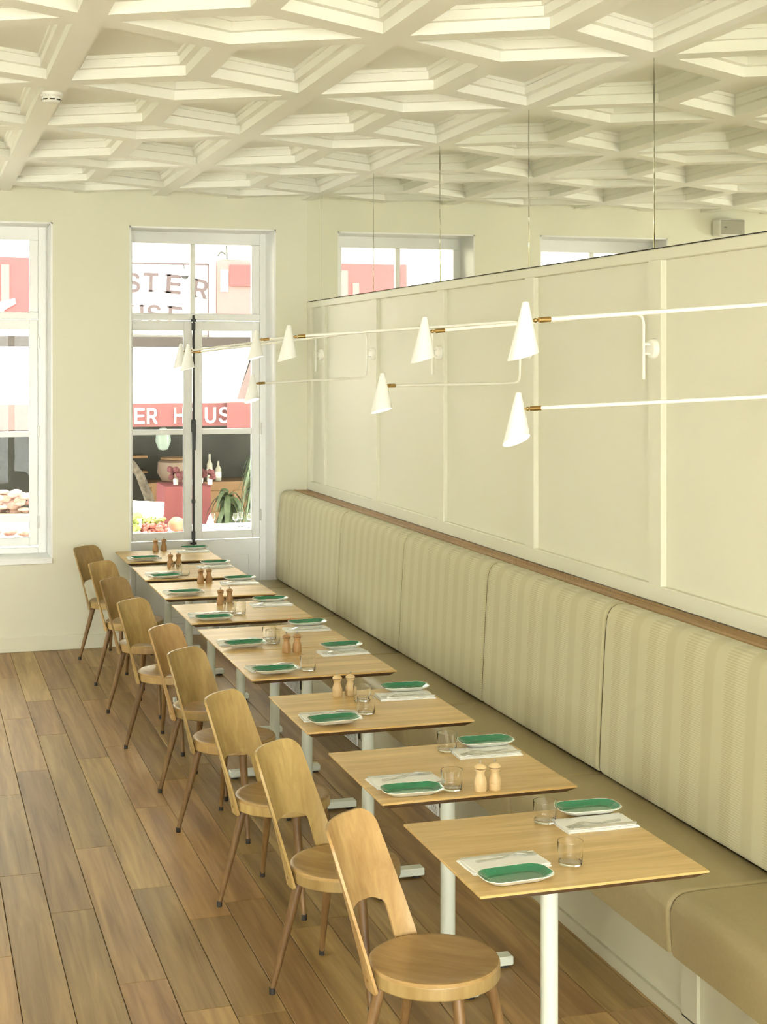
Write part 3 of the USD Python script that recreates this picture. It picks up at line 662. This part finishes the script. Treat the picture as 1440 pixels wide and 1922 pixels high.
sg_ = thing('sign_board', 'large white sign board with arched dark serif letters', 'sign')
obj('board', box(-1.45, 17.30, 2.47, .40, 17.395, 3.34), M['sign'], sg_)
obj('border', cat(box(-1.42, 17.285, 3.285, .34, 17.30, 3.305), box(.33, 17.285, 2.40, .345, 17.30, 3.30)), M['ink'], sg_)
for ch_, x, z, t in (('O', -.96, 2.90, 6), ('Y', -.74, 2.94, 4), ('S', -.54, 2.965, 2), ('T', -.335, 2.97, -1), ('E', -.075, 2.955, -4), ('R', .235, 2.905, -8)):
    obj('letter', stand(letter(ch_, .21, .17, True), x, 17.30, z, t), M['ink'], sg_)
for ch_, x, z, t in (('H', -.92, 2.55, 6), ('O', -.70, 2.585, 3), ('U', -.50, 2.61, 1), ('S', -.30, 2.61, -1), ('E', -.06, 2.595, -4)):
    obj('letter', stand(letter(ch_, .20, .16, True), x, 17.30, z, t), M['ink'], sg_)
ln = thing('wall_lantern', 'small pale lantern mounted on the white sign board', 'lantern', (.045, 17.18, 3.16))
obj('bell', lathe([(0, .07), (.03, .065), (.075, .02), (.08, 0), (.05, -.01), (0, -.01)], 20), M['sign'], ln, smooth=40); obj('globe', lathe([(0, -.05), (.03, -.04), (.045, -.01), (.04, 0), (0, 0)], 16), M['iron'], ln, smooth=40)
obj('bracket', tube([(0, 0, .06), (0, .12, .13)], .008, 6), M['iron'], ln)
rs = thing('red_sign', 'red sign panel with a white fish plate shape, seen in the left window', 'sign')
obj('panel', box(-2.75, 17.26, 2.64, -1.70, 17.395, 3.33), M['redsign'], rs); obj('pale_columns', cat(box(-2.02, 17.25, 2.80, -1.93, 17.27, 3.25), box(-2.16, 17.25, 2.85, -2.08, 17.27, 3.1)), M['pinksign'], rs)
obj('white_shape', stand(extr(sg.Polygon([(-.5, .0), (.06, 0), (.12, .1), (.24, .17), (.23, .23), (.1, .2), (-.05, .15), (-.5, .16)]), 0, .02), -2.10, 17.26, 2.64), M['sign'], rs)
# awnings
def awning(name, label, x0, x1, x1t, y0, z0, y1, z1, cloth, val, zv, x0t=None):
    x0t = x0 if x0t is None else x0t
    a = thing(name, label, 'awning')
    obj('cloth', hull([(x0, y0, z0), (x1, y0, z0), (x1t, y1, z1), (x0t, y1, z1), (x0, y0, z0+.012), (x1, y0, z0+.012), (x1t, y1, z1+.012), (x0t, y1, z1+.012)]), cloth, a)
    obj('valance', box(x0, y0-.008, zv, x1, y0+.004, z0+.008), val, a)
    obj('roller_box', box(x0t+.003, y1-.02, z1+.03, x1t-.003+(.5 if x1t > 0 else 0), y1+.10, z1+.145, .006), M['roller'], a)
    return a
aw = awning('shop_awning', 'white awning with red lettered valance over the seafood terrace', -1.55, .25, .85, 15.3, 1.72, 17.2, 2.30, M['cloth'], M['redcloth'], 1.49)
for ch_, x in zip('OYSTER', (-1.37, -1.245, -1.12, -1.0, -.755, -.625)): 
    obj('letter', stand(letter(ch_, .155, .105), x, 15.29, 1.525), M['letterwhite'], aw)
for ch_, x in zip('HOUSE', (-.345, -.185, -.02, .125, .28)): 
    if x < .2: obj('letter', stand(letter(ch_, .155, .115), x, 15.29, 1.525), M['letterwhite'], aw)
ra = thing('shop_awning', 'dark red awning beside the white one, at the right of the window', 'awning')
obj('cloth', hull([(.262, 15.3, 1.75), (3.2, 15.3, 1.75), (3.2, 17.15, 2.30), (.865, 17.15, 2.30), (.262, 15.3, 1.765), (3.2, 15.3, 1.765), (3.2, 17.15, 2.315), (.865, 17.15, 2.315)]), mat('brown_red_awning', (.09, .055, .052), .8), ra)
obj('valance', box(.125, 15.14, 1.475, 3.2, 15.15, 1.735), M['redcloth'], ra); obj('front_rail', box(.13, 15.155, 1.735, 3.2, 15.31, 1.765, .004), M['cloth'], ra)
awning('shop_awning', 'white awning with plain pink valance seen in the left window', -4.6, -1.62, -1.62, 15.3, 1.72, 17.2, 2.30, M['cloth'], M['pinksign'], 1.47)
# furniture under the awning
cb = thing('wooden_cabinet', 'brown wooden cabinet inside the dark restaurant', 'cabinet', (.95, 20.05, -.75))
obj('carcass', box(-.9, -.3, 0, .75, .3, 1.25), M['inwood'], cb); obj('top', box(-.95, -.33, 1.25, .8, .32, 1.30), M['inwood'], cb)
for k in range(3): obj('drawer', box(-.84+.52*k, -.32, .9, -.38+.52*k, -.29, 1.18, .006), M['inwood'], cb)
pt = thing('copper_pot', 'large dull copper pot standing on the restaurant cabinet', 'pot', (.42, 20.0, .55))
obj('bowl', lathe([(0, 0), (.2, .01), (.26, .12), (.25, .26), (.2, .30), (0, .30)], 24), mat('dull_copper', (.34, .24, .18), .5), pt, smooth=40); obj('rim', lathe([(.19, .29), (.215, .30), (.215, .32), (.19, .32), (.19, .29)], 24), M['inwood'], pt, smooth=40)
for k, (x, h) in enumerate(((.72, .30), (.86, .36), (.98, .26))):
    b = thing('bottle', f'{["left","middle","right"][k]} pale bottle on the restaurant cabinet', 'bottle', (x, 19.95, .551))
    obj('glass_body', lathe([(0, 0), (.04, 0), (.042, .6*h), (.015, .78*h), (.015, h), (0, h)], 14), mat(f'bottle_glass_{k}', (.55, .52, .42), .2), b, smooth=40); obj('label', lathe([(.0425, .15*h), (.0425, .45*h)], 14), M['sign'], b)
def dressed_table(label, x, y, w, d, h, m):
    t = thing('dressed_table', label, 'table', (x, y, -.75))
    obj('cloth_top', box(-w/2, -d/2, h-.02, w/2, d/2, h, .006), m, t)
    n = 64; per = []
    for k in range(n):
        s = k/n*4; i, f = int(s), s-int(s)
        c = [(-w/2+f*w, -d/2), (w/2, -d/2+f*d), (w/2-f*w, d/2), (-w/2, d/2-f*d)][i]; per.append(c)
    V, F = [], []
    for q, z in enumerate((h-.004, h*.6, .03)):
        for k, c in enumerate(per):
            o = 1+(.03+.035*math.sin(k*1.9))*q/2; V.append((c[0]*o, c[1]*o, z))
    for q in range(2):
        for k in range(n):
            a, b, c_, e = q*n+k, q*n+(k+1) % n, (q+1)*n+(k+1) % n, (q+1)*n+k; F += [(a, b, c_), (a, c_, e)]
    obj('cloth_drop', trimesh.Trimesh(V, F, process=False), m, t, smooth=50)
    return t
dressed_table('table under a wine red cloth behind the market stall', -.12, 16.35, .5, .6, 1.56, M['winecloth'])
for k, (x, y, s) in enumerate(((-.22, 16.25, .07), (-.06, 16.2, .06), (.075, 16.36, .06), (.14, 16.15, .055))):
    f = thing('flower_bunch', f'{["leftmost","second","third","rightmost"][k]} bunch of dusky red flowers on the wine red table', 'flowers', (x, y, .811))
    r_ = random.Random(40+k)
    obj('vase', lathe([(0, 0), (.025, 0), (.03, .06), (.02, .07), (0, .07)], 12), M['sign'], f, smooth=40)
    obj('blooms', cat(*[trimesh.creation.icosphere(1, s*r_.uniform(.3, .5)).apply_translation((r_.uniform(-s, s), r_.uniform(-s, s), .07+r_.uniform(0, s*1.6))) for _ in range(16)]), M['redcloth'], f, kind='stuff')
dressed_table('white clothed table set with glasses, right of the window bolt', .12, 14.55, .85, .7, 1.27, M['letterwhite'])
def wine_glass(label, x, y):
    g = thing('wine_glass', label, 'glass', (x, y, .5215), 0, 'wine glasses on the white table outside')
    obj('foot', lathe([(0, 0), (.03, 0), (.028, .003), (.004, .008), (.004, .07), (0, .07)], 14), M['drink'], g, smooth=40)
    obj('bowl_', lathe([(0, .07), (.025, .08), (.034, .11), (.028, .15), (.027, .15), (.032, .11), (.023, .083), (0, .073)], 16), M['drink'], g, smooth=40)
gp = None
for k, (x, y) in enumerate(((-.16, 14.45), (.06, 14.4), (.13, 14.5), (.20, 14.38), (.27, 14.5))):
    lab = ['leftmost', 'second', 'middle', 'fourth', 'rightmost'][k] + ' wine glass on the white table outside'
    if gp is None: wine_glass(lab, x, y); gp = stage.GetPrimAtPath('/World/wine_glass')
    else: dup(gp, lab, (x, y, .5215))
npk = thing('standing_napkin', 'white napkin folded to a cone on the white table outside', 'napkin', (-.20, 14.36, .5215))
obj('cone', lathe([(0, .15), (.01, .14), (.05, .03), (.06, 0), (0, 0)], 10), M['letterwhite'], npk, smooth=30)
# plants
def leafy(name, label, x, y, base, n, ln, spread, seed, width=.03, cls='plant'):
    p = thing(name, label, cls, (x, y, -.75)); r_ = random.Random(seed)
    obj('pot', lathe([(0, 0), (.12, 0), (.16, .3), (.17, .32), (.14, .32), (0, .30)], 20), M['shell'], p, smooth=40)
    obj('stem', tube([(0, 0, .3), (.01, 0, base*.6), (0, .01, base)], [.018, .014, .010], 8), M['stalk'], p, smooth=40)
    for k in range(n):
        a = r_.uniform(0, 2*PI); l_ = ln*r_.uniform(.6, 1.1); up = r_.uniform(.1, .8); z0 = base-r_.uniform(0, base*.35)
        d = np.array([math.cos(a), math.sin(a), 0]); e = np.array([-math.sin(a), math.cos(a), 0]); V = []
        for q in range(6):
            s = q/5; c = d*spread*l_*s+np.array([0, 0, z0+l_*(up*s-1.1*s*s)]); w_ = width*math.sin(PI*min(1, .12+s*.88))*(1-s*.3)+.001
            V += [c-e*w_, c+np.array([0, 0, w_*.35]), c+e*w_]
        F = []
        for q in range(5):
            for i in range(2):
                a0 = q*3+i; F += [(a0, a0+1, a0+4), (a0, a0+4, a0+3)]
        obj('leaf', trimesh.Trimesh(V, F, process=False), M['leaf'], p, smooth=True)
leafy('potted_plant', 'broad leaved drooping potted plant behind the white table', .26, 15.75, 1.50, 52, .55, .45, 3, .04)
leafy('potted_plant', 'tall thin stemmed potted plant against the right window edge', .45, 15.2, 2.02, 110, .62, .38, 5, .014)
# market stall with sea food
st = thing('market_stall', 'pale display counter heaped with seafood and greens', 'display counter', (-.95, 14.5, -.75))
obj('counter', box(-.85, -.35, 0, .47, .35, 1.22, .01), M['crate'], st); obj('ice_tray', box(-.84, -.34, 1.22, .46, .34, 1.25, .005), M['letterwhite'], st)
pc = thing('price_board', 'white paper price board with grey scrawled lines on the stall', 'sign', (-.85, 14.68, .50))
obj('card', place(box(-.32, -.006, 0, .235, .006, .29, .002), roty(4)), M['letterwhite'], pc)
r_ = random.Random(8); strokes = []
for k in range(13):
    x0 = -.25+k*.035
    if k in (4, 8): continue
    strokes.append(tube(fillet([(x0, -.008, .20+r_.uniform(-.012, .012)), (x0+.012, -.008, .23), (x0+.022, -.008, .20), (x0+.028, -.008, .225)], .006, 3), .0022, 5))
obj('scrawl', place(cat(*strokes), roty(4)), mat('grey_ink', (.45, .45, .47), .6), pc, kind='stuff')
gr = thing('salad_heap', 'heap of pale salad greens at the left of the stall', 'greens', (-1.0, 14.35, .53), kind='stuff')
obj('greens', cat(*[trimesh.creation.icosphere(1, r_.uniform(.02, .035)).apply_translation((r_.uniform(-.2, .11), r_.uniform(-.14, .14), r_.uniform(0, .16))) for _ in range(90)]), M['salad'], gr, kind='stuff')
rd = thing('radish_heap', 'heap of red radishes with green tops on the stall', 'radishes', (-.74, 14.35, .525), kind='stuff')
obj('radishes', cat(*[trimesh.creation.icosphere(1, r_.uniform(.014, .026)).apply_translation((r_.uniform(-.11, .10), r_.uniform(-.1, .1), r_.uniform(0, .07))) for _ in range(90)]), M['radish'], rd, kind='stuff')
obj('tops', cat(*[trimesh.creation.icosphere(1, r_.uniform(.012, .02)).apply_translation((r_.uniform(-.11, .10), r_.uniform(-.02, .14), r_.uniform(.07, .12))) for _ in range(60)]), M['salad'], rd, kind='stuff')
lb = thing('red_basket', 'tilted orange red oval basket at the end of the stall', 'basket', (-.575, 14.30, .505), 20)
bk = lathe([(0, 0), (.05, .004), (.085, .03), (.095, .07), (.09, .07), (.08, .034), (.05, .010), (0, .008)], 24); bk.apply_scale((.8, 1.5, 1)); bk.apply_transform(tr(0, 0, .055) @ rotx(-12) @ roty(62))
obj('bowl', bk, M['crab'], lb, smooth=40)
# left window: heap of big shells on a second stall
s2 = thing('market_stall', 'pale display counter heaped with big pinkish shells, left window', 'display counter', (-2.25, 14.5, -.75))
obj('counter', box(-.7, -.35, 0, .42, .35, 1.17, .01), M['crate'], s2); obj('ice_tray', box(-.69, -.34, 1.17, .41, .34, 1.20, .005), M['letterwhite'], s2)
SHN = ['middle of the bottom row', 'left of the bottom middle', 'upper right of the heap', 'top middle of the heap', 'second from the left end', 'upper left of the heap', 'right front of the bottom row', 'leftmost of the heap', 'rightmost of the heap']
sh0 = None; k = 0
for (x, y, z, a, b) in ((-2.02, 14.3, .47, 50, 12), (-2.16, 14.28, .47, 60, 8), (-1.93, 14.38, .53, 35, 20), (-2.08, 14.42, .54, 55, -12), (-2.30, 14.32, .47, 40, 5), (-2.22, 14.45, .54, 65, 10), (-1.97, 14.26, .455, 25, 0), (-2.42, 14.38, .48, 70, 10), (-1.90, 14.25, .46, 60, 0)):
    if sh0 is None:
        m = trimesh.creation.icosphere(3, 1.0); v = m.vertices
        v *= np.array([.112, .052, .042])[None]; v *= (1+.18*(meshkit.noise(v*28, 4)-.5))[:, None]; v[:, 1] *= (1-.35*v[:, 0]/.112); m.vertices = v
        sh0 = thing('large_shell', f'big pinkish brown shell on the left stall, {SHN[0]}', 'shell', (x, y, z+.022), a, 'big pinkish shells on the left stall'); obj('shell_body', m, M['shell'], sh0, smooth=True)
        obj('hinge_rib', tube([(-.108, 0, .006), (-.045, 0, .041), (.05, 0, .039), (.104, 0, .008)], .006, 6), M['shell'], sh0, smooth=40)
    else: k += 1; dup(sh0, f'big pinkish brown shell on the left stall, {SHN[k]}', (x, y, z+.022), a)
wp = thing('paper_sheet', 'creased white paper laid behind the big shells', 'paper', (-2.05, 14.62, .452))
obj('sheet', hull([(-.35, -.02, 0), (.25, -.02, 0), (.30, .16, .0), (-.3, .16, 0), (-.33, .15, .17), (.27, .15, .15), (-.34, .12, .15)]), M['letterwhite'], wp)
sk = thing('oyster_basket', 'basket of ruffled oysters behind the white paper', 'basket', (-1.95, 15.06, -.75))
obj('stand', box(-.5, -.12, 0, .28, .15, 1.3), M['crate'], sk); obj('basket_rim', box(-.5, -.13, 1.3, .28, .16, 1.42, .01), M['crate'], sk)
obj('oysters', cat(*[place(trimesh.creation.icosphere(1, .05), tr(r_.uniform(-.45, .25), r_.uniform(-.1, .14), 1.42+r_.uniform(0, .22)) @ rotx(r_.uniform(0, 90)) @ np.diag([1.2, .8, .45, 1])) for _ in range(70)]), M['shell'], sk, kind='stuff')

tk = thing('leaning_trunk', 'leaning grey brown tree trunk in the dark restaurant', 'tree trunk', (0, 0, 0))
obj('trunk', tube([(-.60, 17.0, 1.02), (-.50, 17.0, .86), (-.40, 17.05, .62), (-.33, 17.05, .30), (-.30, 17.05, -.75)], [.035, .05, .055, .06, .07], 10), mat('grey_bark', (.20, .17, .13), .9, vary=.4, bscale=20), tk, smooth=40)
sf = thing('wall_shelf', 'thin pale shelf on the dark back wall, left of the copper pot', 'shelf', (-.5, 20.25, .86))
obj('board', box(-.9, -.15, 0, .55, .14, .035, .004), M['inwood'], sf); obj('lower_rail', box(-.9, -.15, -.20, .55, .14, -.175, .004), M['inwood'], sf)
hl = thing('hanging_lantern', 'pale green glass lantern hanging in the dark restaurant', 'lantern', (.08, 19.0, 1.02))
obj('glass_body', lathe([(0, 0), (.06, .02), (.10, .12), (.09, .24), (.03, .30), (0, .30)], 18), mat('pale_green_glass', (.45, .55, .48), .2), hl, smooth=40); obj('cord', tube([(0, 0, .29), (0, 0, 1.28)], .006, 6), M['iron'], hl)
